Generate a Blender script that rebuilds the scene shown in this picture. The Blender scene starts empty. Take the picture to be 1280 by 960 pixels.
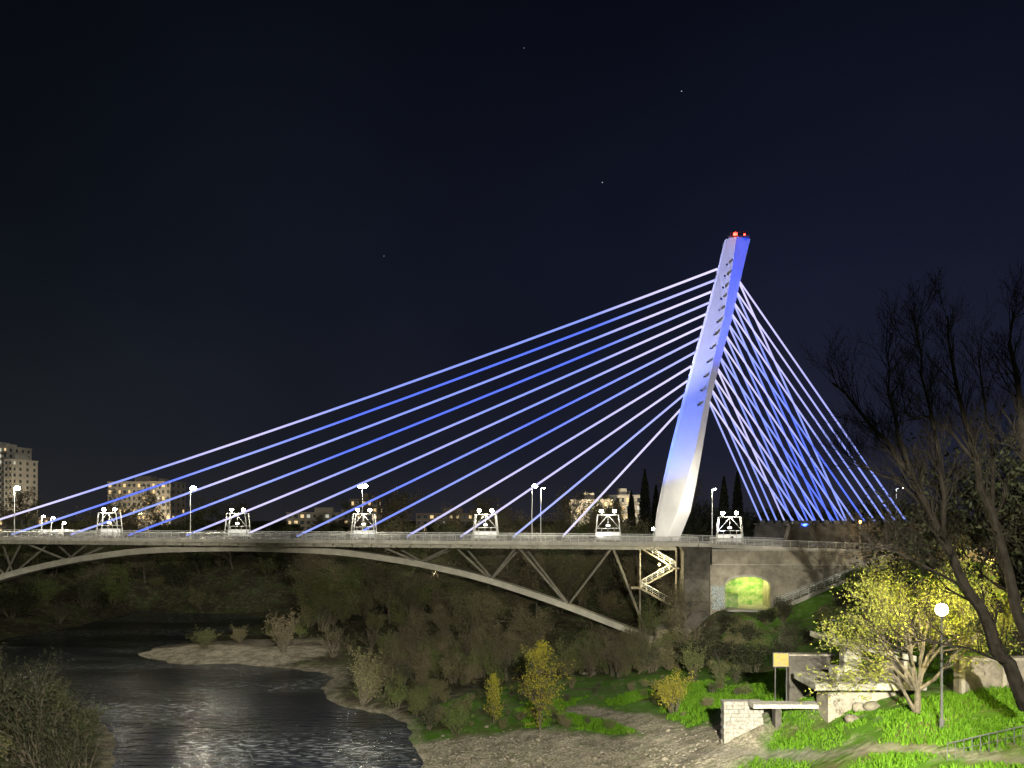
import bpy, math, random
import numpy as np
from mathutils import Vector, Matrix, noise
R=random.Random(7)
F=995.6; CAMZ=26.0
scene=bpy.context.scene
scene.view_settings.view_transform='Standard'; scene.view_settings.look='None'; scene.view_settings.exposure=0
COL=scene.collection
# ---------------------------------------------------------------- materials
def mat(name,base=(.5,.5,.5),rough=.7,metal=0,emit=None,estr=0,var=0.0,vscale=1.0,bump=0,bscale=5,spec=.3,col2=None,trans=0):
    m=bpy.data.materials.new(name); m.use_nodes=True; nt=m.node_tree; b=nt.nodes['Principled BSDF']
    b.inputs['Roughness'].default_value=rough; b.inputs['Metallic'].default_value=metal
    b.inputs['Specular IOR Level'].default_value=spec
    b.inputs['Base Color'].default_value=(*base,1)
    if col2 is None and var>0: col2=tuple(max(0,c*(1-var)) for c in base)
    tc=nt.nodes.new('ShaderNodeTexCoord')
    if col2 is not None:
        n=nt.nodes.new('ShaderNodeTexNoise'); n.inputs['Scale'].default_value=vscale; n.inputs['Detail'].default_value=6; n.inputs['Roughness'].default_value=.65
        r=nt.nodes.new('ShaderNodeValToRGB'); r.color_ramp.elements[0].position=.36; r.color_ramp.elements[1].position=.64
        r.color_ramp.elements[0].color=(*base,1); r.color_ramp.elements[1].color=(*col2,1)
        nt.links.new(tc.outputs['Object'],n.inputs['Vector']); nt.links.new(n.outputs['Fac'],r.inputs['Fac']); nt.links.new(r.outputs['Color'],b.inputs['Base Color'])
    if bump>0:
        n2=nt.nodes.new('ShaderNodeTexNoise'); n2.inputs['Scale'].default_value=bscale; n2.inputs['Detail'].default_value=5
        bp=nt.nodes.new('ShaderNodeBump'); bp.inputs['Strength'].default_value=bump; bp.inputs['Distance'].default_value=.1
        nt.links.new(tc.outputs['Object'],n2.inputs['Vector']); nt.links.new(n2.outputs['Fac'],bp.inputs['Height']); nt.links.new(bp.outputs['Normal'],b.inputs['Normal'])
    if emit is not None:
        b.inputs['Emission Color'].default_value=(*emit,1); b.inputs['Emission Strength'].default_value=estr
    return m
def leafmat(name,c1,c2,c3,trl=.0):
    m=bpy.data.materials.new(name); m.use_nodes=True; nt=m.node_tree; b=nt.nodes['Principled BSDF']
    b.inputs['Roughness'].default_value=.7; b.inputs['Specular IOR Level'].default_value=.15
    g=nt.nodes.new('ShaderNodeNewGeometry'); oi=nt.nodes.new('ShaderNodeObjectInfo')
    r=nt.nodes.new('ShaderNodeValToRGB'); r.color_ramp.elements[0].color=(*c1,1); r.color_ramp.elements[1].color=(*c2,1)
    nt.links.new(g.outputs['Random Per Island'],r.inputs['Fac'])
    mx=nt.nodes.new('ShaderNodeMixRGB'); mx.inputs['Color2'].default_value=(*c3,1)
    mu=nt.nodes.new('ShaderNodeMath'); mu.operation='MULTIPLY'; mu.inputs[1].default_value=.85
    nt.links.new(oi.outputs['Random'],mu.inputs[0]); nt.links.new(mu.outputs[0],mx.inputs['Fac']); nt.links.new(r.outputs['Color'],mx.inputs['Color1'])
    nt.links.new(mx.outputs['Color'],b.inputs['Base Color'])
    if trl>0:
        tr=nt.nodes.new('ShaderNodeBsdfTranslucent'); nt.links.new(mx.outputs['Color'],tr.inputs['Color'])
        ms=nt.nodes.new('ShaderNodeMixShader'); ms.inputs['Fac'].default_value=trl
        out=nt.nodes['Material Output']; nt.links.new(b.outputs[0],ms.inputs[1]); nt.links.new(tr.outputs[0],ms.inputs[2]); nt.links.new(ms.outputs[0],out.inputs['Surface'])
    return m
M={}
M['concrete']=mat('concrete',(.40,.36,.29),.85,var=.45,vscale=.6,bump=.4,bscale=3)
M['concrete_dark']=mat('concrete_dark',(.11,.10,.085),.9,var=.6,vscale=.5,bump=.5,bscale=2)
M['concrete_mid']=mat('concrete_mid',(.24,.22,.18),.9,var=.7,vscale=.5,bump=.7,bscale=1.5)
M['concrete_light']=mat('concrete_light',(.5,.48,.42),.8,var=.35,vscale=1.2,bump=.3,bscale=4)
M['steel']=mat('painted_steel',(.62,.59,.5),.5,var=.3,vscale=.4)
M['steel_dark']=mat('steel_dark',(.10,.10,.095),.6,var=.4,vscale=.7)
M['rail']=mat('rail_steel',(.6,.6,.56),.4,var=.2,vscale=2)
M['pylon']=mat('pylon_paint',(.72,.72,.74),.7,var=.12,vscale=.15,bump=.1,bscale=.8,spec=.1)
M['asphalt']=mat('asphalt',(.05,.05,.05),.85,var=.3,vscale=1)
M['paint']=mat('road_paint',(.75,.75,.72),.6)
M['pave']=mat('pavement',(.3,.29,.27),.8,var=.25,vscale=1.5)
M['bark']=mat('bark',(.13,.11,.08),.9,var=.5,vscale=3,bump=.5,bscale=8)
M['bark_dark']=mat('bark_dark',(.020,.017,.014),.95,var=.5,vscale=2,spec=.05)
M['bulb']=mat('lamp_glass',(.9,.9,.9),.3,emit=(1,.93,.74),estr=110)
M['bulb_soft']=mat('lamp_glass_soft',(.9,.9,.9),.3,emit=(1,.97,.9),estr=6)
M['bulb_warm']=mat('lamp_glass_warm',(.9,.8,.5),.3,emit=(1,.80,.34),estr=35)
M['bulb_orange']=mat('lamp_glass_sodium',(.9,.6,.3),.3,emit=(1,.55,.16),estr=9)
M['red']=mat('beacon_glass',(.8,.02,.02),.3,emit=(1,.05,.03),estr=12)
M['panel']=mat('lit_panel',(.7,.7,.7),.4,emit=(.95,.97,1),estr=.12)
M['glass']=mat('smoked_glass',(.10,.12,.13),.08,spec=.8)
M['leaf']=leafmat('leaf_olive',(.06,.07,.028),(.16,.155,.065),(.16,.13,.085))
M['leaf_green']=leafmat('leaf_green',(.045,.08,.02),(.12,.16,.04),(.13,.13,.06))
M['leaf_dim']=leafmat('leaf_dim',(.02,.025,.012),(.06,.07,.03),(.08,.08,.05))
M['leaf_dark']=leafmat('leaf_dark',(.014,.02,.009),(.04,.045,.02),(.025,.028,.015))
M['leaf_yel']=leafmat('leaf_yellow_green',(.20,.20,.02),(.40,.37,.05),(.30,.27,.03),.3)
M['leaf_lime']=leafmat('leaf_spring',(.15,.18,.03),(.35,.36,.07),(.24,.26,.05),.35)
M['grass']=leafmat('grass_blades',(.05,.15,.006),(.14,.30,.012),(.10,.21,.015),.2)
# ---------------------------------------------------------------- mesh builder
class MB:
    def __init__(s): s.v=[];s.f=[];s.m=[]
    def quad(s,a,b,c,d,m=0):
        i=len(s.v); s.v+= [tuple(a),tuple(b),tuple(c),tuple(d)]; s.f.append((i,i+1,i+2,i+3)); s.m.append(m)
    def tri(s,a,b,c,m=0):
        i=len(s.v); s.v+= [tuple(a),tuple(b),tuple(c)]; s.f.append((i,i+1,i+2)); s.m.append(m)
    def hexa(s,p,m=0):
        i=len(s.v); s.v+=[tuple(q) for q in p]
        for f in ((3,2,1,0),(4,5,6,7),(0,1,5,4),(1,2,6,5),(2,3,7,6),(3,0,4,7)):
            s.f.append(tuple(i+k for k in f)); s.m.append(m)
    def box(s,x0,x1,y0,y1,z0,z1,m=0):
        s.hexa([(x0,y0,z0),(x1,y0,z0),(x1,y1,z0),(x0,y1,z0),(x0,y0,z1),(x1,y0,z1),(x1,y1,z1),(x0,y1,z1)],m)
    def tube(s,pts,rad,n=6,m=0,cap=True):
        pts=[Vector(p) for p in pts]
        if not hasattr(rad,'__len__'): rad=[rad]*len(pts)
        base=len(s.v)
        for k,p in enumerate(pts):
            d=(pts[min(k+1,len(pts)-1)]-pts[max(k-1,0)])
            if d.length<1e-6: d=Vector((0,0,1))
            d.normalize(); a=d.cross(Vector((0,0,1)))
            if a.length<.05: a=d.cross(Vector((0,1,0)))
            a.normalize(); b=d.cross(a)
            for j in range(n):
                t=2*math.pi*j/n; q=p+a*math.cos(t)*rad[k]+b*math.sin(t)*rad[k]; s.v.append((q.x,q.y,q.z))
        for k in range(len(pts)-1):
            for j in range(n):
                a0=base+k*n+j; a1=base+k*n+(j+1)%n
                s.f.append((a0,a1,a1+n,a0+n)); s.m.append(m)
        if cap:
            s.f.append(tuple(base+j for j in range(n))); s.m.append(m)
            e=base+(len(pts)-1)*n; s.f.append(tuple(e+j for j in range(n))[::-1]); s.m.append(m)
    def sphere(s,c,r,m=0,nu=10,nv=6,sz=1):
        base=len(s.v)
        for i in range(nv+1):
            t=math.pi*i/nv
            for j in range(nu):
                a=2*math.pi*j/nu; s.v.append((c[0]+r*math.sin(t)*math.cos(a),c[1]+r*math.sin(t)*math.sin(a),c[2]+r*sz*math.cos(t)))
        for i in range(nv):
            for j in range(nu):
                a=base+i*nu+j;b=base+i*nu+(j+1)%nu
                s.f.append((a,b,b+nu,a+nu)); s.m.append(m)
    def mesh(s,name,mats,smooth=False):
        me=bpy.data.meshes.new(name); me.from_pydata(s.v,[],s.f)
        for m in mats: me.materials.append(m)
        me.polygons.foreach_set('material_index',s.m)
        if smooth: me.polygons.foreach_set('use_smooth',[True]*len(s.f))
        me.update(); return me
    def obj(s,name,mats,parent=None,smooth=False):
        o=bpy.data.objects.new(name,s.mesh(name,mats,smooth)); COL.objects.link(o)
        if parent: o.parent=parent
        return o
def empty(name,loc=(0,0,0),rz=0):
    o=bpy.data.objects.new(name,None); o.location=loc; o.rotation_euler=(0,0,rz); o.empty_display_size=.5; COL.objects.link(o); return o
def light(name,kind,loc,energy,color,parent=None,radius=.15,aim=None,cone=40,blend=.6):
    l=bpy.data.lights.new(name,kind); l.energy=energy; l.color=color
    if kind in('POINT','SPOT'): l.shadow_soft_size=radius
    if kind=='SPOT': l.spot_size=math.radians(cone); l.spot_blend=blend
    o=bpy.data.objects.new(name,l); COL.objects.link(o); o.location=loc
    if parent: o.parent=parent
    if aim is not None:
        o.rotation_euler=(Vector(aim)-Vector(loc)).to_track_quat('-Z','Y').to_euler()
    return o
# ---------------------------------------------------------------- site layout, partly from image pixels
def px_ground(px,py,z):           # ground point of assumed height z on the ray through an image pixel
    d=(CAMZ-z)*F/(py-650.0); return ((px-640)*d/F,d,z)
DX=(0.992,-0.127); NX=(-0.127,-0.992); C0=(32.4,161.0)
RZ=math.atan2(DX[1],DX[0])
def B(s,o,z): return Vector((C0[0]+s*DX[0]+o*NX[0],C0[1]+s*DX[1]+o*NX[1],z))
def zd(s): return 21.6-0.0048*s if s<0 else 21.6-0.035*min(s,60)
def bb(mb,s0,s1,o0,o1,z0,z1,m=0,follow=False):
    a0=zd(s0) if follow else 0; a1=zd(s1) if follow else 0
    mb.hexa([B(s0,o1,a0+z0),B(s1,o1,a1+z0),B(s1,o0,a1+z0),B(s0,o0,a0+z0),B(s0,o1,a0+z1),B(s1,o1,a1+z1),B(s1,o0,a1+z1),B(s0,o0,a0+z1)],m)
CP=[]
for p in [(528,958),(515,925),(500,903),(445,888),(405,862),(385,838),(340,796),(300,787),(240,793),(172,818),(215,830),(330,833),(330,772),(280,767),(180,764),(100,783),(0,800),(120,900),(145,958)]:
    CP.append(px_ground(*p,0.0))
for p in [(330,958),(300,900),(450,940),(230,870),(300,855),(100,840),(30,830),(140,795),(230,775),(60,812),(120,860)]:
    CP.append(px_ground(*p,-1.6))
for p in [(230,812,.8),(275,806,1.1),(325,808,1.2),(370,812,1.3),(640,955,1.5),(850,955,4),(1000,955,7),(1280,958,11.5),(560,900,.8),(750,905,3),(900,905,6),(1000,905,8.5),(1100,900,10.5),(1280,905,12.5),
          (480,865,1.2),(680,880,2.5),(800,880,3.5),(880,870,5),(930,908,7.4),(1010,868,10.3),(1165,880,12),(1280,862,13),(830,825,1.5),(700,830,1.2),(600,820,1.2),(500,800,1.3),(420,795,1.4),
          (700,770,5),(600,745,7)]:
    CP.append(px_ground(*p))
CP+=[(-5,50,0),(-4,10,0),(-2,-50,0),(-38,50,0),(-35,0,0),(-33,-50,0),(-20,50,-2),(-18,0,-2),(-17,-50,-2),(15,40,8),(30,40,13),(40,20,15),(25,-40,15),(60,60,15),(90,90,17),(70,20,17),(110,30,19),(60,-50,18),
     (-49,78,2.0),(-60,83,3),(-75,97,4),(-88,120,0),(-105,110,5),(-118,135,2),(-120,160,3),(-140,165,8),(-60,40,8),(-60,-40,12),(-90,60,12),(-120,80,15),
     (-150,188,12),(-165,190,20),(-128,190,4),(-125,220,8),(-150,225,16),(-90,228,4),(-70,228,4),(-80,245,12),(-40,245,14),(-110,250,12),(0,235,15),(20,215,13),(-20,220,9),(20,190,9),(30,205,16)]
for X in range(-400,501,90):
    CP.append((X,290,20)); CP.append((X,420,20))
for Y in (0,100,200): CP.append((-260,Y,20)); CP.append((-360,Y,20)); CP.append((240,Y,20)); CP.append((360,Y,20))
CP+=[(150,60,20),(150,150,20),(-180,140,18),(100,130,19.5)]
def add(s,o,z):
    b=B(s,o,z); CP.append((b.x,b.y,z))
for s in (7,12,17): add(s,13,9.3); add(s,5,9.4)
for s,z in ((17,10.2),(24,13),(31,15.9),(38,18.4),(46,19)): add(s,14,z); add(s,20,z-1.8)
for s in (12,24,36,50): add(s,-6,19); add(s,-30,19.6)
for s in (26,38,50): add(s,4,19)
for s in (70,90): add(s,12,19.3); add(s,-12,19.3)
add(-4,0,2.0); add(-4,12,1.5); add(2,14,4); add(-3,-12,6); add(10,24,6.5); add(22,30,8.5); add(34,32,11.5); add(50,30,14.5); add(62,20,17.5)
CPa=np.array(CP,float)
dm=np.sqrt(((CPa[:,None,:2]-CPa[None,:,:2])**2).sum(-1)+1.0)
wts=np.linalg.solve(dm-0.15*np.eye(len(CPa)),CPa[:,2]-10)
def Hn(xs,ys):
    xs=np.asarray(xs,float).ravel(); ys=np.asarray(ys,float).ravel(); out=np.empty(len(xs))
    for i in range(0,len(xs),20000):
        dd=np.sqrt((xs[i:i+20000,None]-CPa[None,:,0])**2+(ys[i:i+20000,None]-CPa[None,:,1])**2+1.0)
        out[i:i+20000]=dd@wts+10
    far=np.clip((ys-290)/60,0,1)+np.clip((np.abs(xs)-260)/60,0,1); far=np.clip(far,0,1)
    out=np.clip(out,-3,20.2)
    out=out*(1-far)+19.8*far
    nz=np.array([noise.noise((x*.35,y*.35,0))*.22+noise.noise((x*.09,y*.09,3))*.5 if abs(x)<300 and y<320 else 0 for x,y in zip(xs,ys)])
    return out+nz*np.clip((out+1)/2,.0,1)*(1-far)
def H(x,y): return float(Hn([x],[y])[0])
# ---------------------------------------------------------------- terrain sheet
gx=np.concatenate([[-4000,-2000,-1000,-600,-400,-300,-240,-200],np.arange(-180,-80,1.8),np.arange(-80,75,.9),np.arange(75,130,2.5),[140,170,220,300,400,700,1200,2200,4000]])
gy=np.concatenate([[-1500,-500,-150,-80,-40,-10,10,25,35],np.arange(40,170,.9),np.arange(170,265,2),np.arange(265,330,8),[360,450,700,1200,2500,5000]])
XX,YY=np.meshgrid(gx,gy); ZZ=Hn(XX,YY)
def dpoly(xs,ys,pts):
    best=np.full(xs.shape,1e9)
    for a,b in zip(pts[:-1],pts[1:]):
        ax,ay=a[0],a[1]; bx,by=b[0]-ax,b[1]-ay
        t=np.clip(((xs-ax)*bx+(ys-ay)*by)/(bx*bx+by*by),0,1)
        best=np.minimum(best,np.hypot(xs-ax-t*bx,ys-ay-t*by))
    return best
beach=[px_ground(545,945,.8),px_ground(620,940,1.4),px_ground(720,948,2.5),px_ground(860,950,4.2)]
path=[px_ground(860,948,4.2),px_ground(826,914,4),px_ground(790,897,3.6),px_ground(725,884,2.9)]
ramp=[px_ground(850,950,4.2),px_ground(1000,948,7.0),px_ground(1130,950,9.3),px_ground(1290,958,11.5)]
spit=[px_ground(190,818,.2),px_ground(270,810,1),px_ground(330,812,1)]
xf,yf=XX.ravel(),YY.ravel()
def zone(xs,ys,zs):
    d1=dpoly(xs,ys,beach); d2=dpoly(xs,ys,path); d3=dpoly(xs,ys,ramp); d4=dpoly(xs,ys,spit)
    g=np.clip(1-(d1-6.2)/2,0,1); g=np.maximum(g,np.clip(1-(d2-1.5)/.8,0,1)); g=np.maximum(g,1.6*np.clip(1-(d4-11)/4,0,1))
    g=np.maximum(g,.5*np.clip((.45-zs)/.3,0,1)*(ys>60)*(ys<150))
    r=np.clip(1-(d3-.5)/.4,0,1)*.8
    return g,r
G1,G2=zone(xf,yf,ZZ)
nx,ny=len(gx),len(gy)
verts=np.stack([xf,yf,ZZ],1).tolist()
faces=[(j*nx+i,j*nx+i+1,(j+1)*nx+i+1,(j+1)*nx+i) for j in range(ny-1) for i in range(nx-1)]
me=bpy.data.meshes.new('ground'); me.from_pydata(verts,[],faces)
ca=me.color_attributes.new('zone','FLOAT_COLOR','POINT')
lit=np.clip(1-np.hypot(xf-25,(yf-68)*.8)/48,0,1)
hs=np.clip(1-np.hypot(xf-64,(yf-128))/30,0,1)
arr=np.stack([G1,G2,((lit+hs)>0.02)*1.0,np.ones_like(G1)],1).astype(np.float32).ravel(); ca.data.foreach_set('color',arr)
me.polygons.foreach_set('use_smooth',[True]*len(faces))
gm=bpy.data.materials.new('ground'); gm.use_nodes=True; nt=gm.node_tree; b=nt.nodes['Principled BSDF']; b.inputs['Roughness'].default_value=.95; b.inputs['Specular IOR Level'].default_value=.1
def N(t,**k):
    n=nt.nodes.new(t)
    for a,v in k.items(): setattr(n,a,v)
    return n
tc=N('ShaderNodeTexCoord'); at=N('ShaderNodeAttribute',attribute_name='zone'); sep=N('ShaderNodeSeparateColor'); nt.links.new(at.outputs['Color'],sep.inputs[0])
def nz(scale,det=5):
    n=N('ShaderNodeTexNoise'); n.inputs['Scale'].default_value=scale; n.inputs['Detail'].default_value=det; nt.links.new(tc.outputs['Object'],n.inputs['Vector']); return n
def ramp2(n,c1,c2,p1=.4,p2=.6):
    r=N('ShaderNodeValToRGB'); r.color_ramp.elements[0].position=p1; r.color_ramp.elements[1].position=p2
    r.color_ramp.elements[0].color=(*c1,1); r.color_ramp.elements[1].color=(*c2,1); nt.links.new(n.outputs[0],r.inputs['Fac']); return r
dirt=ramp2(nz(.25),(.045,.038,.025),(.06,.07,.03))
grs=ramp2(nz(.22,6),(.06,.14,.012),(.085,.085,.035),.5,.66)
vor=N('ShaderNodeTexVoronoi'); vor.inputs['Scale'].default_value=4.2; nt.links.new(tc.outputs['Object'],vor.inputs['Vector'])
grv=ramp2(vor,(.52,.47,.37),(.22,.20,.155),.15,.75)
cobl=N('ShaderNodeMixRGB',blend_type='MULTIPLY'); cobl.inputs['Fac'].default_value=.8
nt.links.new(grv.outputs[0],cobl.inputs[1]); nt.links.new(ramp2(nz(.6,7),(.45,.45,.42),(1,1,1),.38,.6).outputs[0],cobl.inputs[2])
def mix(f,a,b_):
    m=N('ShaderNodeMixRGB'); nt.links.new(f,m.inputs['Fac']); nt.links.new(a,m.inputs[1]); nt.links.new(b_,m.inputs[2]); return m
mth=N('ShaderNodeMath',operation='ADD'); nzz=nz(.9,6); sub=N('ShaderNodeMath',operation='MULTIPLY_ADD'); sub.inputs[1].default_value=1.6; sub.inputs[2].default_value=-.8
nt.links.new(nzz.outputs[0],sub.inputs[0]); nt.links.new(sub.outputs[0],mth.inputs[0]); nt.links.new(sep.outputs[0],mth.inputs[1])
cl=N('ShaderNodeClamp'); nt.links.new(mth.outputs[0],cl.inputs[0])
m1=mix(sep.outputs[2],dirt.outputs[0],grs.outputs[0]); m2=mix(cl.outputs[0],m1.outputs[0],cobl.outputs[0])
m3=mix(sep.outputs[1],m2.outputs[0],ramp2(nz(1.2),(.24,.22,.19),(.14,.13,.11)).outputs[0])
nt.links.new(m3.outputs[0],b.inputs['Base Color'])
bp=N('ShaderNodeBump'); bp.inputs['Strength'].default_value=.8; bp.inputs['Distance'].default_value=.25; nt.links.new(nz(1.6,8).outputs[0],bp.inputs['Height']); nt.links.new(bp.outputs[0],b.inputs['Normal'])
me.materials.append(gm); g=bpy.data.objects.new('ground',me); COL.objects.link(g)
# ---------------------------------------------------------------- water
wm=bpy.data.materials.new('river_water'); wm.use_nodes=True; nt=wm.node_tree; b=nt.nodes['Principled BSDF']
b.inputs['Roughness'].default_value=.17; b.inputs['IOR'].default_value=1.33; b.inputs['Specular IOR Level'].default_value=1.0
tc=N('ShaderNodeTexCoord'); mp=N('ShaderNodeMapping'); mp.inputs['Scale'].default_value=(.4,1.15,1); mp.inputs['Rotation'].default_value=(0,0,.12)
nt.links.new(tc.outputs['Object'],mp.inputs['Vector'])
def nzw(scale,det=4):
    n=N('ShaderNodeTexNoise'); n.inputs['Scale'].default_value=scale; n.inputs['Detail'].default_value=det; nt.links.new(mp.outputs[0],n.inputs['Vector']); return n
big=ramp2(nzw(.05,2),(.4,.4,.4),(1,1,1),.44,.58)
mu=N('ShaderNodeMath',operation='MULTIPLY'); nt.links.new(nzw(.9,5).outputs[0],mu.inputs[0]); nt.links.new(big.outputs[0],mu.inputs[1])
bp=N('ShaderNodeBump'); bp.inputs['Strength'].default_value=1; bp.inputs['Distance'].default_value=.55; nt.links.new(mu.outputs[0],bp.inputs['Height']); nt.links.new(bp.outputs[0],b.inputs['Normal'])
glint=ramp2(nzw(1.9,9),(0,0,0),(1,1,1),.47,.70); mf=N('ShaderNodeMath',operation='MULTIPLY')  # pale ripple glints painted into the water colour by noise
rif=ramp2(nzw(.055,3),(0.02,.02,.02),(1,1,1),.47,.58)
nt.links.new(glint.outputs[0],mf.inputs[0]); nt.links.new(rif.outputs[0],mf.inputs[1])
mm=N('ShaderNodeMixRGB'); mm.inputs[1].default_value=(.009,.012,.015,1); mm.inputs[2].default_value=(.26,.28,.29,1); nt.links.new(mf.outputs[0],mm.inputs[0]); nt.links.new(mm.outputs[0],b.inputs['Base Color'])
w=MB(); w.quad((-180,-150,0),(40,-150,0),(40,262,0),(-180,262,0)); w.obj('river_water',[wm])
# ---------------------------------------------------------------- sky
wd=bpy.data.worlds.new('World'); scene.world=wd; wd.use_nodes=True; nt=wd.node_tree; bg=nt.nodes['Background']
tc=N('ShaderNodeTexCoord'); sp=N('ShaderNodeSeparateXYZ'); nt.links.new(tc.outputs['Generated'],sp.inputs[0])
def rampw(sock,els):
    r=N('ShaderNodeValToRGB'); e=r.color_ramp.elements
    e[0].position=els[0][0]; e[0].color=(*els[0][1],1); e[1].position=els[-1][0]; e[1].color=(*els[-1][1],1)
    for p,c in els[1:-1]:
        q=e.new(p); q.color=(*c,1)
    nt.links.new(sock,r.inputs['Fac']); return r
left=rampw(sp.outputs[2],[(0,(.019,.019,.022)),(.08,(.0115,.014,.018)),(.25,(.0052,.0074,.0115)),(.6,(.0012,.0018,.0032))])
right=rampw(sp.outputs[2],[(0,(.021,.021,.032)),(.08,(.0125,.0145,.030)),(.3,(.0066,.0085,.0215)),(.6,(.002,.003,.0068))])
mr=N('ShaderNodeMapRange'); mr.inputs[1].default_value=-.5; mr.inputs[2].default_value=.3; nt.links.new(sp.outputs[0],mr.inputs[0])
mx=N('ShaderNodeMixRGB'); nt.links.new(mr.outputs[0],mx.inputs[0]); nt.links.new(left.outputs[0],mx.inputs[1]); nt.links.new(right.outputs[0],mx.inputs[2])
cn=N('ShaderNodeTexNoise'); cn.inputs['Scale'].default_value=2.2; cn.inputs['Detail'].default_value=5; nt.links.new(tc.outputs['Generated'],cn.inputs['Vector'])
cr=rampw(cn.outputs[0],[(.3,(.75,.75,.75)),(.75,(1.35,1.3,1.25))])
ml=N('ShaderNodeMixRGB',blend_type='MULTIPLY'); ml.inputs[0].default_value=1; nt.links.new(mx.outputs[0],ml.inputs[1]); nt.links.new(cr.outputs[0],ml.inputs[2])
nt.links.new(ml.outputs[0],bg.inputs['Color']); bg.inputs['Strength'].default_value=1
st=MB()
for (u,v) in ((212,-536),(113,-422),(-160,-330),(15,-590)):
    st.sphere((u/F*3000,3000,26-v/F*3000),1.9 if u>100 else 1.1,0,6,4)
st.obj('stars',[mat('starlight',emit=(.8,.9,1),estr=.6)])
sl=bpy.data.lights.new('fill_sun','SUN'); sl.energy=.42; sl.angle=math.radians(12); sl.color=(1,.95,.8)  # soft warm fill added from behind the camera, no moon stands there
so=bpy.data.objects.new('fill_sun',sl); COL.objects.link(so); so.rotation_euler=Vector((-.35,.85,-.55)).to_track_quat('-Z','Y').to_euler()
# ---------------------------------------------------------------- bridge
br=empty('cable_stayed_bridge')
SL=-188
mb=MB(); step=4
s=SL
while s<90:
    e=s+step
    near=11 if s<4 else 12.5
    bb(mb,s,e,-11,near,-.45,-.02,0,True)
    bb(mb,s,e,near,near+.25,-.55,.18,1,True)
    bb(mb,s,e,-11.25,-11,-.55,.18,1,True)
    if s<0:
        for o in (-9,-5,5,9): bb(mb,s,e,o-.2,o+.2,-1.35,-.46,3,True)
        bb(mb,s+.0,s+.35,-10.5,10.5,-1.25,-.47,3,True)
        mb.tube([B(s,9.9,zd(s)-.5),B(s+2,9.9,zd(s)-1.35),B(e,9.9,zd(e)-.5)],.07,4,3)
    bb(mb,s,e,7.5,near-.003,-.018,.12,4,True); bb(mb,s,e,-10.99,-7.5,-.018,.12,4,True)
    bb(mb,s,e,-7.49,-2,-.018,.0,2,True); bb(mb,s,e,2,7.49,-.018,.0,2,True)
    bb(mb,s,e,-1.99,1.99,-.018,.14,4,True)
    for o in (-4.8,4.8): mb.quad(*(B(a,c,zd(a)+.004) for a,c in ((s,o-.07),(s+2.2,o-.07),(s+2.2,o+.07),(s,o+.07))),5)
    s=e
mb.obj('deck',[M['concrete'],mat('fascia_concrete',(.62,.59,.52),.8,var=.3,vscale=.5),M['asphalt'],M['steel'],M['pave'],M['paint']],br)
T=[(0,19.95),(16,19.6),(25,19.05),(40,16.9),(53,14.1),(69.5,8.9),(87.5,2.1)]
def az(s):
    t=abs(s+92)
    for (a,za),(c,zc) in zip(T[:-1],T[1:]):
        if t<=c: return za+(zc-za)*(t-a)/(c-a)
    return T[-1][1]
def azs(s): return (az(s-5)+az(s-2.5)+az(s)*2+az(s+2.5)+az(s+5))/6 if abs(s+92)<81 else az(s)
mb=MB(); ss=np.linspace(-179.5,-4.5,71)
for a,c in zip(ss[:-1],ss[1:]):
    za,zc=azs(a),azs(c); ha=.62
    mb.hexa([B(a,1.6,za-ha),B(c,1.6,zc-ha),B(c,-1.6,zc-ha),B(a,-1.6,za-ha),B(a,1.6,za+ha),B(c,1.6,zc+ha),B(c,-1.6,zc+ha),B(a,-1.6,za+ha)],0)
    mb.hexa([B(a,1.85,za+.38),B(c,1.85,zc+.38),B(c,1.61,zc+.38),B(a,1.61,za+.38),B(a,1.85,za+.66),B(c,1.85,zc+.66),B(c,1.61,zc+.66),B(a,1.61,za+.66)],0)
mb.obj('arch_rib',[M['steel']],br)
mb=MB()
def strut(s0,s1,r=.3):
    for o in (4.8,-4.8):
        mb.tube([B(s0,1.2 if o>0 else -1.2,azs(s0)+.3),B(s1,o,zd(s1)-1.0)],r,6)
for a,c in ((-5,-12),(-21,-12),(-21,-31),(-37,-31),(-37,-44),(-52,-44),(-52,-60)):
    strut(a,c,.24); strut(-184-a,-184-c,.24)
for c in (-12,-31,-44,-172,-153,-140): mb.tube([B(c,-5,zd(c)-1.45),B(c,5,zd(c)-1.45)],.25,6)
mb.obj('spandrel_struts',[mat('strut_steel',(.33,.31,.26),.6,var=.4,vscale=.5)],br)
def railing(mb,pts,h=1.15,sp=2,nr=4,r=.035,m=0):
    for a,c in zip(pts[:-1],pts[1:]):
        a=Vector(a);c=Vector(c);n=max(1,int((c-a).length/sp))
        for k in range(n+1):
            p=a.lerp(c,k/n); mb.tube([p,p+Vector((0,0,h))],r*1.3,4,m,False)
        for k in range(nr):
            z=h*(k+1)/nr; mb.tube([a+Vector((0,0,z)),c+Vector((0,0,z))],r*(1.6 if k==nr-1 else .8),4,m,False)
mb=MB()
railing(mb,[B(s,10.9,zd(s)+.15) for s in range(SL,5,16)]+[B(4,10.9,zd(4)+.15)],nr=5,sp=1.6,r=.055)
railing(mb,[B(s,12.4,zd(s)+.15) for s in range(6,88,16)],nr=5,sp=1.6,r=.055)
railing(mb,[B(s,-10.9,zd(s)+.15) for s in range(SL,88,16)],nr=4,sp=3,r=.05)
mb.obj('railings',[M['rail']],br)
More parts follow.
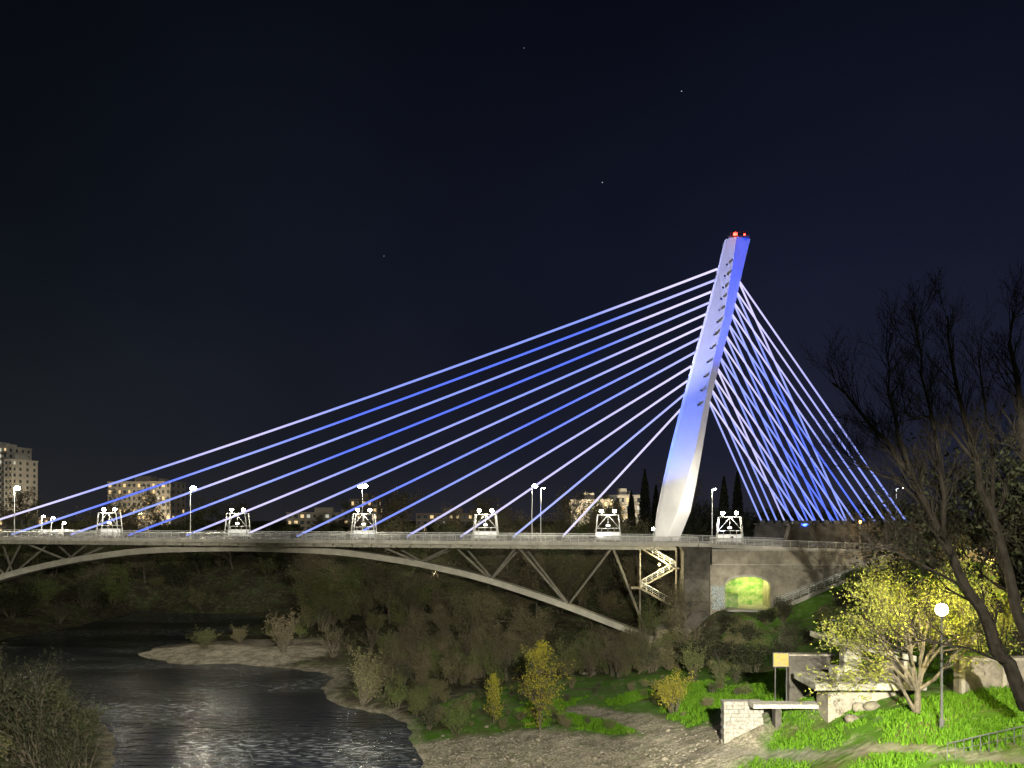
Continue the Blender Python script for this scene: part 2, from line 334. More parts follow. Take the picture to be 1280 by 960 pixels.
# pylon
pyl=[(300,905.5,919,937.5),(340,896,913,928),(400,880,903,914.5),(450,866,891,901),(500,853,880,888),(560,838,868,878),(600,829,858,871),(640,821,845,863),(676,817,831,848)]
def s_of(px):
    u=(px-640)/F; s=(u*C0[1]-C0[0])/(DX[0]-u*DX[1]); return s
rings=[]
for y,l,r_,rr in pyl:
    Y=C0[1]+s_of(r_)*DX[1]; z=CAMZ-(y-650)*Y/F; k=(676-y)/376
    w=3.3-1.3*k
    rings.append((s_of(l),s_of(r_),s_of(rr),z,w))
mb=MB()
def ring(t): 
    l,c,r,z,w=t
    return [B(l,.5*w*.4,z),B(l+(c-l)*.12,w*.45,z),B(c,w,z),B(r,.15*w,z),B(r,-.15*w,z),B(c,-w,z),B(l+(c-l)*.12,-w*.45,z),B(l,-.5*w*.4,z)]
for a,c in zip(rings[:-1],rings[1:]):
    ra,rc=ring(a),ring(c)
    for j in range(8):
        k=(j+1)%8; mb.quad(ra[j],ra[k],rc[k],rc[j])
tp=ring(rings[0]); ctr=sum(tp,Vector())/8
for j in range(8): mb.tri(tp[j],ctr,tp[(j+1)%8])
mb.obj('pylon',[M['pylon']],br)
def pylon_at(z):
    for a,c in zip(rings[:-1],rings[1:]):
        if a[3]>=z>=c[3]:
            t=(a[3]-z)/(a[3]-c[3]); return [a[i]+(c[i]-a[i])*t for i in range(5)]
    return rings[0]
mb=MB(); zt=rings[0][3]
tl,tcn,tr=rings[0][0],rings[0][1],rings[0][2]
bb(mb,tl+.5,tr-.3,-1.5,1.5,zt,zt+.35,0); 
for s_ in (tl+1,tcn,tr-1): mb.tube([B(s_,1.2,zt+.3),B(s_,1.2,zt+1.1)],.05,4,0)
mb.tube([B(tl+1,1.2,zt+1.1),B(tr-1,1.2,zt+1.1)],.05,4,0)
mb.tube([B(tcn,0,zt),B(tcn,0,zt+1.0)],.12,6,0); mb.sphere(B(tcn,.2,zt+1.1),.42,1); mb.sphere(B(tr-1.2,.8,zt+.7),.2,1)
mb.obj('beacon',[M['steel_dark'],M['red']],br)
light('beacon_light','POINT',B(tcn,2.2,zt+1.6),350,(1,.03,.02),br,.3)
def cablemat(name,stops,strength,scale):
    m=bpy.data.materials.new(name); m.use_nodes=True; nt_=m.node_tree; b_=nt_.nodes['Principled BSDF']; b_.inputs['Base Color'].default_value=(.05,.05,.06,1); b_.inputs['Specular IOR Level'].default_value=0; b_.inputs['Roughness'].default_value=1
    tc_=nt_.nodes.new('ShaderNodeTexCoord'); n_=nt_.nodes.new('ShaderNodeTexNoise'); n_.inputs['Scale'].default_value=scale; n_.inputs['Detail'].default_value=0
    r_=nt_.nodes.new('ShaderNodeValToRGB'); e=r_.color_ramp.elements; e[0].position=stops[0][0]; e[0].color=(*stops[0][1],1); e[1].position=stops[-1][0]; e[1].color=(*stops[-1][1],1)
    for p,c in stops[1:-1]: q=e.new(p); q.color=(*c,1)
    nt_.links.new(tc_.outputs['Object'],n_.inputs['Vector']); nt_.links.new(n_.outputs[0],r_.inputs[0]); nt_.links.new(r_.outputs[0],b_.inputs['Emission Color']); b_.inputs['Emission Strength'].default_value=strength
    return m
cmA=cablemat('cable_glow_lilac',[(.38,(.78,.72,1.0)),(.52,(.60,.57,1.0)),(.66,(.26,.34,1.0))],1.15,.022)  # lamp light on the stays put in as emission, tint varied by noise
cmB=cablemat('cable_glow_blue',[(.36,(.60,.58,1.0)),(.5,(.30,.38,1.0)),(.66,(.10,.18,1.0))],1.15,.022)
mb=MB(); an=MB()
dz=[(335,-62),(349,12),(363,85),(377,158),(391,230),(406,300),(421,368),(438,437),(455,505),(473,572),(490,638),(508,700)]
for i,(y,pxd) in enumerate(dz):
    z=CAMZ+(650-y)*.1605; l,c,r,_,w=pylon_at(z); s1=s_of(pxd)
    a=B(l+.4,0,z); e=B(s1,0,zd(s1)+.3)
    pts=[a.lerp(e,k/12)-Vector((0,0,4*1.2*(k/12)*(1-k/12)*(abs(s1)/140)**2)) for k in range(13)]
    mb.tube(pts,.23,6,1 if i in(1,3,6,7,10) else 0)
    bb(an,s1-.6,s1+.6,-.5,.5,zd(s1)+.14,zd(s1)+1.0,0)
    bb(an,c-1.3,c-.9,w*.86,w+.02,z-.15,z+.15,0)
    bb(an,l-.1,l+.5,-.3,.3,z-.35,z+.25,0)
for side,o,sa,sb in ((1,9,22,42),(-1,-13,20,37.5)):
    for i in range(12):
        z=CAMZ+(650-(352+i*13.5))*.1605; l,c,r,_,w=pylon_at(z); t=i/11; s1=sb+(sa-sb)*t
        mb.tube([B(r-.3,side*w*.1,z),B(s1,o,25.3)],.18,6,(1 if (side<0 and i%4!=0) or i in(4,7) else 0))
        bb(an,s1-.5,s1+.5,o-.5,o+.5,25.25,25.9,0)
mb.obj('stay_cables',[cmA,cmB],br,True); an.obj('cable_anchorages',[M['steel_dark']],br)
mb=MB()
for o,s0,s1 in ((9,19,44),(-13,17,41)):
    mb.hexa([B(s0,o+1.5,18),B(s1,o+1.5,18),B(s1,o-1.5,18),B(s0,o-1.5,18),B(s0+2,o+1.5,25.3),B(s1,o+1.5,25.3),B(s1,o-1.5,25.3),B(s0+2,o-1.5,25.3)],0)
    bb(mb,s0+1.5,s1+.3,o-1.8,o+1.8,25.0,25.28,1)
mb.obj('anchor_blocks',[M['concrete_dark'],M['concrete_dark']],br)
# abutment + wall with portal
mb=MB()
bb(mb,1.2,6,-11,12.9,1,20.9,1)
bb(mb,.9,6.3,-11.2,13.2,20.3,21.0,1)
bb(mb,-7.5,-1,-5,6,-2,3.4,7); mb.hexa([B(-4,3,-1),B(1.3,3,-1),B(1.3,-3,-1),B(-4,-3,-1),B(-4,3,5),B(1.3,3,9),B(1.3,-3,9),B(-4,-3,5)],7)
bb(mb,6.3,60,11.6,13.0,17.9,20.3,0)
bb(mb,6.3,60,11.4,13.25,20.303,20.6,2); bb(mb,6.3,60,11.5,13.15,17.7,17.897,2)
bb(mb,6.01,8.7,11.8,12.8,6,17.69,0); bb(mb,16.8,60,11.8,12.8,6,17.69,0)
n=20
def arcz(s): 
    q=max(0,1-((s-12.75)/4.05)**2); return 13.9+1.6*math.sqrt(q)
for k in range(n):
    a=8.7+8.1*k/n; c=8.7+8.1*(k+1)/n
    mb.hexa([B(a,12.8,arcz(a)),B(c,12.8,arcz(c)),B(c,11.8,arcz(c)),B(a,11.8,arcz(a)),B(a,12.8,17.69),B(c,12.8,17.69),B(c,11.8,17.69),B(a,11.8,17.69)],0)
    mb.hexa([B(a,12.95,arcz(a)),B(c,12.95,arcz(c)),B(c,12.803,arcz(c)),B(a,12.803,arcz(a)),B(a,12.95,arcz(a)+.45),B(c,12.95,arcz(c)+.45),B(c,12.803,arcz(c)+.45),B(a,12.803,arcz(a)+.45)],2)
bb(mb,8.2,8.697,2,11.79,6,17.6,0); bb(mb,16.803,17.3,2,11.79,6,17.6,0); bb(mb,8.2,17.3,2,11.79,15.7,17.5,0); bb(mb,8.7,16.8,4.5,5,6,15.69,3)
bb(mb,8.7,16.8,5,15,9.3,9.7,4)
bb(mb,8.75,11.3,5.01,11,9.7,12.3,3)
graf=bpy.data.materials.new('graffiti'); graf.use_nodes=True; nt=graf.node_tree; b=nt.nodes['Principled BSDF']
tc=N('ShaderNodeTexCoord'); v=N('ShaderNodeTexNoise'); v.inputs['Scale'].default_value=.8; v.inputs['Distortion'].default_value=3.5; nt.links.new(tc.outputs['Object'],v.inputs['Vector'])
rr=N('ShaderNodeValToRGB'); rr.color_ramp.interpolation='CONSTANT'; e=rr.color_ramp.elements; e[0].color=(.3,.28,.24,1); e[1].position=.44; e[1].color=(.03,.1,.2,1)
for p,c in ((.49,(.5,.5,.45,1)),(.53,(.1,.28,.3,1)),(.57,(.35,.32,.28,1)),(.64,(.05,.05,.06,1))): q=e.new(p); q.color=c
nt.links.new(v.outputs[0],rr.inputs[0]); nt.links.new(rr.outputs[0],b.inputs['Base Color'])
mb.quad(B(6.2,12.81,9.4),B(8.6,12.81,9.4),B(8.6,12.81,13.8),B(6.2,12.81,13.8),5)
mb.quad(B(1.3,12.91,11),B(5.8,12.91,11),B(5.8,12.91,15),B(1.3,12.91,15),6)
mb.obj('abutment',[M['concrete'],M['concrete_dark'],M['concrete_light'],mat('tunnel_wall',(.10,.26,.05),.8,col2=(.42,.46,.22),vscale=.9),M['pave'],graf,mat('stained_concrete',(.16,.15,.13),.9,col2=(.06,.06,.055),vscale=.4),M['concrete_mid']],br)
light('underpass_light','POINT',B(14.5,8,15.0),1000,(.95,1,.35),br,.2)
mb=MB(); bb(mb,14.1,14.9,7.8,8.2,15.4,15.6,0); mb.obj('underpass_lamp',[M['bulb_warm']],br)
# ---------------------------------------------------------------- stairs up the slope
sr=empty('stairway'); mb=MB(); rl=MB(); ns=46
for k in range(ns):
    t0=k/ns; s0=17.5+20*t0; s1=17.5+20*(k+1)/ns; z=10.3+8.4*t0
    bb(mb,s0,s1,13.5,15.6,z-1.2,z+.17,0)
P0=[B(17.5,15.5,10.5),B(27,15.5,14.5),B(37.5,15.5,18.9)]; railing(rl,P0,1.15,1.4,3,.085)
P1=[B(17.5,13.6,10.5),B(27,13.6,14.5),B(37.5,13.6,18.9)]; railing(rl,P1,1.15,1.4,3,.085)
mb.obj('steps',[M['concrete_light']],sr); rl.obj('handrails',[M['rail']],sr)
sr=empty('stairway'); mb=MB(); rl=MB()
for fl,(sa,sb,za,zb,o) in enumerate(((0.2,-6.5,9,12.7,6),(-6.5,.2,12.7,16.6,3.8),(.2,-6.5,16.6,20.6,6))):
    for k in range(20):
        a=sa+(sb-sa)*k/20; c=sa+(sb-sa)*(k+1)/20; z=za+(zb-za)*k/20
        bb(mb,min(a,c),max(a,c),o-1,o+1,z-.15,z+.18,0)
    railing(rl,[B(sa,o+1,za+.2),B(sb,o+1,zb+.2)],1.1,1.2,3,.06)
for s_ in (-6.6,.4): mb.tube([B(s_,5,3),B(s_,5,20.6)],.18,6,0)
for z_,s_ in ((12.75,-7.3),(16.65,1.0)): bb(mb,s_-1 if s_<0 else s_-.8,s_+.7 if s_<0 else s_+.1,2.8,7,z_-.2,z_,0)
mb.obj('steps',[M['concrete']],sr); rl.obj('handrails',[M['rail']],sr)
lm=MB(); p_=B(-3,7.4,17.4); lm.sphere(p_,.2,0); lm.tube([p_,B(-3,6.8,17.4)],.04,5,0); lm.obj('stair_lamp',[M['bulb_warm']],sr); light('stair_light','POINT',B(-3,7.9,17.2),2600,(1,.88,.5),sr,.2)
# ---------------------------------------------------------------- lamps
def street_lamp(loc,h=9,energy=2500,color=(1,.93,.78),arm=1.4,rz=0,bulb='bulb',double=False,globe=False,br_=.28,post='rail'):
    e=empty('street_lamp',loc,rz); mb=MB()
    mb.tube([(0,0,-.3),(0,0,.5),(0,0,.55),(0,0,h)],[.16,.16,.1,.06],8)
    hd=MB()
    dirs=(1,-1) if double else (1,)
    if globe:
        mb.tube([(0,0,h),(0,0,h+.15)],[.15,.2],8); hd.sphere((0,0,h+.15+br_),br_,1,12,8)
        hd.tube([(0,0,h+.15+2*br_),(0,0,h+.3+2*br_)],[.22,.05],8,0)
        light('lamp_light','POINT',(0,0,h+.2+br_),energy,color,e,br_+.02)
    else:
        for d in dirs:
            mb.tube([(0,0,h-.2),(d*arm*.5,0,h+.15),(d*arm,0,h+.2)],.05,6)
            hd.hexa([(d*arm-.4,-.15,h+.12),(d*arm+.5,-.15,h+.12),(d*arm+.5,.15,h+.12),(d*arm-.4,.15,h+.12),(d*arm-.3,-.1,h+.3),(d*arm+.3,-.1,h+.3),(d*arm+.3,.1,h+.3),(d*arm-.3,.1,h+.3)],0)
            hd.sphere((d*arm+.05,0,h+.08),br_,1,10,6,.7)
            light('lamp_light','POINT',(d*arm+.05,0,h-.35),energy/len(dirs),color,e,.35)
    mb.obj('post',[M[post]],e); hd.obj('head',[M['steel_dark'],M[bulb]],e,True); return e
for px,o,dbl in ((18,10,0),(238,10,0),(453,-9,1),(665,-9,0),(676,10,0),(890,10,0)):
    u=(px-640)/F; s_=(u*(C0[1]+o*NX[1])-(C0[0]+o*NX[0]))/(DX[0]-u*DX[1])
    street_lamp(B(s_,o,zd(s_)+.1),10.3 if o>0 else 11.5,11000 if px<600 else 6000,(1,.92,.70),.6,RZ,double=bool(dbl),br_=.6 if px!=676 and px!=890 else .18)
for px,h in ((52,4.5),(64,4.2),(78,3)):
    u=(px-640)/F; o=-10; s_=(u*(C0[1]+o*NX[1])-(C0[0]+o*NX[0]))/(DX[0]-u*DX[1]); street_lamp(B(s_,o,zd(s_)),h,900,(1,.95,.85),.5,RZ,br_=.32)
street_lamp(B(47,-12,19.6),13,2500,(.8,.85,1),1.2,RZ,br_=.12)
street_lamp(B(32.5,12.7,20.6),4.6,2200,(1,.7,.3),.4,RZ,'bulb_orange',globe=True,br_=.3)
street_lamp(B(-4.2,8.5,zd(0)+.1),2.2,500,(1,.9,.7),.3,RZ,globe=True,br_=.25)
street_lamp((74.5,125,H(74.5,125)),5.5,7500,(1,.66,.28),.6,0,'bulb_orange',br_=.5)
street_lamp((80,133,H(80,133)),7.5,6000,(1,.66,.28),.6,0,'bulb_orange',br_=.5)
street_lamp((-21,214,H(-21,214)),4,900,(1,.85,.6),.5,0,'bulb_warm',br_=.22)
# lamps added in front of the apartment blocks to brighten their facades
for x,y in ((-232,372),(-165,352),(33,283)): street_lamp((x,y,19.8),9,26000,(1,.82,.55),1.0,0,'bulb_warm',br_=.35)
PL=px_ground(1165,886,12); PLz=H(PL[0]-.3,PL[1]-3.0)
street_lamp((PL[0]-.9,PL[1]-3.0,PLz),7.6,40000,(1,.86,.30),.9,.3,'bulb_warm',globe=True,br_=.44,post='steel_dark')
# added unseen fill mast on the near bank, spots turned down to the park
e=empty('fill_light_mast',(8,-6,0)); z0=H(8,-6); mb=MB(); mb.tube([(0,0,z0-.3),(0,0,z0+28)],[.35,.15],8); mb.tube([(-2,0,z0+27.6),(2,0,z0+27.6)],.12,6)
hz=z0+28.4
for k,(yaw,en) in enumerate(((-34,560000),(-3,520000),(26,520000))):
    a=math.radians(yaw); p=Vector((-1.6+k*1.6,.4,hz)); t=math.radians(-22.5)
    d=Vector((math.sin(a)*math.cos(t),math.cos(a)*math.cos(t),math.sin(t)))
    mb.tube([p-d*.8,p-d*.15],[.35,.55],10); light('fill_head','SPOT',p,en,(1,.94,.76),e,.3,p+d*50,48,.22)
mb.obj('mast',[M['steel_dark']],e)
def flood(s_,o,z,aim,en,col,cone,rad=.3):
    e=empty('floodlight'); p=B(s_,o,z); mb=MB(); a=Vector(aim)-p; a.normalize()
    mb.tube([p-a*.5,p-a*.1,p],[.15,.28,.3],10,0); mb.tube([p-Vector((0,0,.9)),p-a*.3],.06,6,0); mb.obj('housing',[M['steel_dark']],e)
    light('beam','SPOT',p+a*.05,en,col,e,rad,aim,cone,.9)
def pt(z):
    l,c,r,_,w=pylon_at(z); return B((l+c)/2,w*.5,z)
flood(-16,9.5,22.8,pt(26.5),9500,(1,.97,.86),38)
flood(-34,10,22.8,pt(45),260000,(.04,.14,1),29)
flood(-50,10,22.8,pt(69),640000,(.46,.49,1),23)
flood(24,11.5,22.8,pt(76),480000,(.02,.07,1),26)
flood(10,11.8,22.8,pt(32),6000,(.7,.75,1),40)
# ---------------------------------------------------------------- lighting portals on the deck
def shelter(s_):
    e=empty('lighting_portal',B(s_,9.0,zd(s_)+.12),RZ); mb=MB(); gl=MB(); bl=MB()
    for x in (-1,1):
        for y in (-.8,.8):
            mb.tube([(x*2.5,y,0),(x*2.0,y,5.2)],.10,6)
        mb.tube([(x*2.0,-.8,5.2),(x*2.0,.8,5.2)],.08,6); mb.tube([(x*2.25,-.8,2.6),(x*2.25,.8,2.6)],.07,6)
        mb.tube([(x*1.25,0,5.2),(x*1.25,0,5.8)],.06,6); bl.sphere((x*1.25,-.1,5.95),.36,0,10,6,.8)
    for y in (-.8,.8):
        for z,hw in ((.6,2.45),(1.2,2.38),(1.8,2.3),(2.6,2.25),(5.2,2.0)): mb.tube([(-hw,y,z),(hw,y,z)],.06,6)
    for x in (-1.2,0,1.2): mb.tube([(x,-.8,0),(x,-.8,2.6)],.05,5)
    mb.tube([(-2.2,-.8,2.6),(0,-.8,5.2)],.05,5); mb.tube([(2.2,-.8,2.6),(0,-.8,5.2)],.05,5)
    gl.box(-2.2,2.2,.3,.36,.4,1.9,0)
    gl.box(-.35,.35,-.2,-.05,3.0,3.3,1); mb.tube([(0,-.12,3.3),(0,0,5.2)],.04,5)
    mb.box(-1.7,1.7,-.7,-.1,.42,.5); mb.box(-1.5,-1.4,-.6,-.2,0,.42); mb.box(1.4,1.5,-.6,-.2,0,.42)
    mb.obj('frame',[M['rail']],e); gl.obj('panels',[M['panel'],M['bulb_soft']],e); bl.obj('bulbs',[M['bulb']],e,True)
    light('lamp_light','POINT',(0,-1.8,5.2),800,(1,.94,.8),e,.3)
for px in (137,297,455,607,760,912):
    u=(px-640)/F; o=9; shelter((u*(C0[1]+o*NX[1])-(C0[0]+o*NX[0]))/(DX[0]-u*DX[1]))
# ---------------------------------------------------------------- buildings
wl=mat('window_lit',(.5,.4,.2),.4,emit=(1,.72,.36),estr=.9); wl2=mat('window_lit_cool',(.5,.5,.5),.4,emit=(.9,.9,.75),estr=.5)
def building(name,x,y,w,d,z0,h,fl,cols,wall,litp=.25,rz=0,balc=True):
    e=empty(name,(x,y,z0),rz); mb=MB(); wn=MB(); tr=MB()
    mb.box(-w/2,w/2,-d/2,d/2,0,h); mb.box(-w/2-.2,w/2+.2,-d/2-.2,d/2+.2,h+.003,h+.6,0)
    mb.box(-w*.15,w*.1,-d*.2,d*.2,h+.603,h+3.2); mb.box(w*.2,w*.3,-d*.1,d*.2,h+.603,h+2.2)
    fh=h/fl; cw=w/cols
    for f in range(fl):
        tr.box(-w/2-.1,w/2+.1,-d/2-.12,-d/2-.003,f*fh-.12,f*fh+.12,0)
        for c in range(cols):
            cx=-w/2+(c+.5)*cw; zz=f*fh+fh*.3
            m=1 if R.random()<litp else (2 if R.random()<.1 else 0); hw=cw*R.uniform(.18,.3)
            wn.box(cx-hw,cx+hw,-d/2-.06,-d/2-.004,zz,zz+fh*.52,m)
            tr.box(cx-cw*.33,cx+cw*.33,-d/2-.14,-d/2-.065,zz-.15,zz-.03,0)
            if balc and c%3==1: tr.box(cx-cw*.45,cx+cw*.45,-d/2-1.2,-d/2-.13,f*fh+.13,f*fh+1.1,0)
        for c in range(max(2,int(d/4))):
            cy=-d/2+(c+.5)*d/max(2,int(d/4))
            for sx in (-1,1):
                x0,x1=sorted((sx*w/2+sx*.004,sx*w/2+sx*.06)); wn.box(x0,x1,cy-.7,cy+.7,f*fh+fh*.3,f*fh+fh*.8,1 if R.random()<litp*.6 else 0)
    mb.obj('walls',[wall],e); wn.obj('windows',[M['glass'],wl,wl2],e); tr.obj('balconies_and_sills',[M['concrete_light']],e)
wA=mat('facade_pale',(.75,.72,.65),.85,var=.2,vscale=.2); wB=mat('facade_beige',(.45,.41,.35),.85,var=.25,vscale=.2); wC=mat('facade_brown',(.32,.26,.21),.85,var=.25,vscale=.2)
building('apartment_tower',-262,408,22,16,19.5,43,14,8,wA,.05,-.15)
building('apartment_tower',-246.5,400,7,14,19.5,36,12,3,wA,.05,-.15)
building('apartment_block',-174,380,31,14,19.5,24,8,13,wB,.24,-.1)
building('apartment_block',-64,350,12,12,19.5,15,5,5,wC,.3)
building('apartment_block',29,300,16,12,19.5,13.5,5,8,wB,.2,.1)
building('apartment_block',43,310,12,12,19.5,15.5,5,6,wA,.25,.05)
building('low_building',-30,420,40,12,19.5,9.5,3,12,wC,.3,balc=False)
building('low_building',-100,430,40,12,19.5,10,3,12,wB,.25,balc=False)
building('low_building',-205,330,24,12,19.5,7,2,7,wC,.25,balc=False)
building('low_building',170,230,60,12,19.5,13,3,14,wB,.05,balc=False)
# ---------------------------------------------------------------- vegetation
def rv(rng): return Vector((rng.gauss(0,1),rng.gauss(0,1),rng.gauss(0,1)))
def grow(mb,rng,p,d,L,r,lvl,mx,tips,up=.08,spread=.75,nc=(3,5),segs=4,wob=.18,m=0):
    pts=[p.copy()]; rad=[r]; q=p.copy(); dd=d.normalized()
    for k in range(segs):
        dd=(dd+rv(rng)*wob+Vector((0,0,up))).normalized(); q=q+dd*(L/segs); pts.append(q.copy()); rad.append(max(.009,r*(1-.6*(k+1)/segs)))
    mb.tube(pts,rad,6 if lvl==0 else (4 if lvl==1 else 3),m,False)
    if lvl>=mx-1: tips+=pts[1:]
    if lvl<mx:
        n=rng.randint(*nc)
        for i in range(n):
            t=.3+.7*(i+rng.random())/n; k=min(segs-1,int(t*segs)); base=pts[k].lerp(pts[k+1],t*segs-k)
            ax=(pts[k+1]-pts[k]).normalized(); side=rv(rng); side=(side-ax*side.dot(ax)).normalized()
            grow(mb,rng,base,(ax+side*spread*rng.uniform(.6,1.3)),L*rng.uniform(.45,.7),rad[k]*.55,lvl+1,mx,tips,up,spread,nc,max(2,segs-1),wob,m)
def leaves(mb,rng,pts,per,size,rad,m=1):
    for p in pts:
        for k in range(per):
            c=p+rv(rng)*rad; a=rv(rng).normalized()*size*rng.uniform(.5,1.2); b_=rv(rng); b_=(b_-a*b_.dot(a)/a.length_squared).normalized()*size*rng.uniform(.25,.55)
            mb.quad(c-a,c-b_,c+a,c+b_,m)
def shrub_mesh(name,seed,h,stems,mx,per,ls,lm,spread=.6,lean=.5,up=.12):
    rng=random.Random(seed); mb=MB(); tips=[]
    for k in range(stems):
        a=rng.uniform(0,6.28); d=Vector((math.cos(a)*lean*rng.uniform(.2,1),math.sin(a)*lean*rng.uniform(.2,1),1))
        grow(mb,rng,Vector((math.cos(a)*.2,math.sin(a)*.2,-.3)),d,h*rng.uniform(.5,.75),h*.016,0,mx,tips,up,spread)
    leaves(mb,rng,tips,per,ls,ls*1.3)
    return mb.mesh(name,[M['bark'],M[lm]])
shr=[shrub_mesh('thicket_shrub_%d'%i,10+i,4.4,9,2,5,.17,('leaf','leaf_green','leaf_dim')[i%3]) for i in range(5)]
bare=[shrub_mesh('bare_shrub_%d'%i,30+i,6.5,5,3,1,.12,'leaf',.55,.45) for i in range(3)]
drk=[shrub_mesh('dark_shrub_%d'%i,50+i,5,7,2,5,.22,'leaf_dark') for i in range(3)]
def treemesh(name,seed,h,lm):
    rng=random.Random(seed); mb=MB(); tips=[]
    grow(mb,rng,Vector((0,0,-.3)),Vector((rng.gauss(0,.08),rng.gauss(0,.08),1)),h*.7,h*.022,0,3,tips,.06,.75,(6,8),6,.12)
    leaves(mb,rng,tips,2,.17,.25); return mb.mesh(name,[M['bark'],M[lm]])
trs=[treemesh('bank_tree_a',61,10,'leaf'),treemesh('bank_tree_b',62,9,'leaf_green'),treemesh('bank_tree_c',63,11,'leaf')]
def scatter(name,meshes,n,x0,x1,y0,y1,zmin,zmax,smin,smax,seed,test=None):
    rng=random.Random(seed); par=empty(name); xs=[rng.uniform(x0,x1) for _ in range(n)]; ys=[rng.uniform(y0,y1) for _ in range(n)]; zs=Hn(xs,ys); c=0
    for x,y,z in zip(xs,ys,zs):
        if z<zmin or z>zmax: continue
        if test and not test(x,y,z): continue
        o=bpy.data.objects.new('clump',rng.choice(meshes)); COL.objects.link(o); o.parent=par; sc=rng.uniform(smin,smax)
        o.location=(x,y,z-.1); o.scale=(sc*rng.uniform(.9,1.25),sc*rng.uniform(.9,1.25),sc*rng.uniform(.8,1.15)); o.rotation_euler=(0,0,rng.uniform(0,6.28)); c+=1
def off_bridge(x,y,z):
    dx,dy=x-C0[0],y-C0[1]; s_=dx*DX[0]+dy*DX[1]; o=dx*NX[0]+dy*NX[1]
    if -9<s_<62 and -12<o<17: return False
    return True
def dp(x,y,p): return dpoly(np.array([x]),np.array([y]),p)[0]
notpath=lambda x,y,z: off_bridge(x,y,z) and dp(x,y,path)>3 and dp(x,y,beach)>8 and dp(x,y,spit)>9
scatter('riverbank_thicket',shr+bare,190,-34,30,118,150,.7,9,.5,1.0,1,notpath)
scatter('riverbank_thicket',trs+shr,46,-20,32,128,150,.9,9,.6,1.0,21,notpath)
scatter('riverbank_thicket',shr+bare+trs,250,-50,34,172,232,.9,16,.8,1.5,2,off_bridge)
scatter('riverbank_thicket',shr+shr+drk+trs,240,-190,60,222,285,.6,20,1.0,1.7,3,off_bridge)
scatter('riverbank_thicket',shr+drk,110,-175,-108,150,235,.6,20,1.0,1.7,4)
scatter('riverbank_thicket',drk+shr,75,25,66,100,142,2,16,.5,.95,5,notpath)
scatter('riverbank_thicket',shr,50,-95,-38,78,112,.3,6,.6,1.0,6)
scatter('shoreline_shrubs',shr,80,-32,-6,93,135,.25,1.8,.3,.7,7,notpath)
scatter('shoreline_shrubs',shr,10,-60,-44,152,185,.5,3,.6,1.0,17)
scatter('low_scrub',shr,90,-8,30,82,120,1.2,7,.14,.36,8,notpath)
scatter('upper_thicket',drk,120,72,150,105,200,14,22,1.0,1.8,9)
scatter('distant_treeline',drk,200,-420,330,300,420,18,22,.8,1.4,10)
scatter('roadside_trees',drk,60,44,110,180,215,17,22,1.1,2.2,12)
def plant(name,x,y,h,mesh_fn,sc=1,rz=0):
    o=bpy.data.objects.new(name,mesh_fn); COL.objects.link(o); o.location=(x,y,H(x,y)-.1); o.scale=(sc,sc,sc); o.rotation_euler=(0,0,rz); return o
def conical(seed,h,w,lm,per=5,ls=.13):
    rng=random.Random(seed); mb=MB(); tips=[]
    mb.tube([(0,0,-.3),(rng.gauss(0,.1),0,h*.4),(rng.gauss(0,.2),rng.gauss(0,.2),h)],[h*.014,h*.009,.01],6,0)
    nb=int(h*9)
    for k in range(nb):
        t=(k+.5)/nb; z=h*(.05+.93*t); a=rng.uniform(0,6.28); L=w*(1-t)**.7*rng.uniform(.5,1.3)+.25
        if t<.15: L*=.75
        grow(mb,rng,Vector((0,0,z)),Vector((math.cos(a),math.sin(a),.9)),L,.03,1,2,tips,.15,.5,(2,3),3)
    leaves(mb,rng,tips,per,ls,ls*1.1); return mb.mesh('sapling',[M['bark'],M[lm]])
a=px_ground(675,917,2.2); plant('young_poplar_tree',a[0],a[1],10,conical(3,9.8,4.2,'leaf_yel',5))
a=px_ground(617,908,1.2); plant('young_poplar_tree',a[0],a[1],5,conical(4,5.8,1.5,'leaf_yel',5,.12))
a=px_ground(842,893,4.4); plant('round_bush',a[0],a[1],4,shrub_mesh('round_bush',77,4.6,16,2,6,.12,'leaf_yel',.5,.7))
ws=shrub_mesh('willow_shrub',78,7,12,2,6,.17,'leaf',.5,.6); wd2=shrub_mesh('willow_shrub_dim',79,7,12,2,5,.15,'leaf_dark',.5,.6)
a=px_ground(452,880,.4); plant('willow_shrub',a[0],a[1],4,ws)
a=px_ground(355,815,1.2); plant('willow_shrub',a[0],a[1],4,ws,1.0,2)
for k,(x,y,sc) in enumerate(((-48,79,1.35),(-54,84,1.3),(-43.5,75,1.15),(-52,76,1.3),(-60,86,1.3),(-40.5,73,.9))): plant('willow_shrub',x,y,4,wd2,sc,k*1.3)
rng=random.Random(21); mb=MB(); tips=[]
for k,(ax,ay) in enumerate(((-.55,0),(-.2,.2),(.15,-.1),(.5,.1),(.05,.4),(-.75,.2),(.8,0),(-.4,-.3),(.35,.3),(0,0))):
    grow(mb,rng,Vector((ax*.3,ay*.3,1.4 if k else -.3)),Vector((ax,ay,1)),6.0,.15,0,3,tips,.05,.7,(4,5),5)
mb.tube([(0,0,-.4),(.05,0,.8),(0,0,2)],[.3,.22,.2],8)
leaves(mb,rng,tips,5,.13,.28)
mb.obj('willow_tree',[M['bark'],M['leaf_lime']]).location=(PL[0]-.6,PL[1]+1.0,H(PL[0],PL[1]+1.0)+.2)
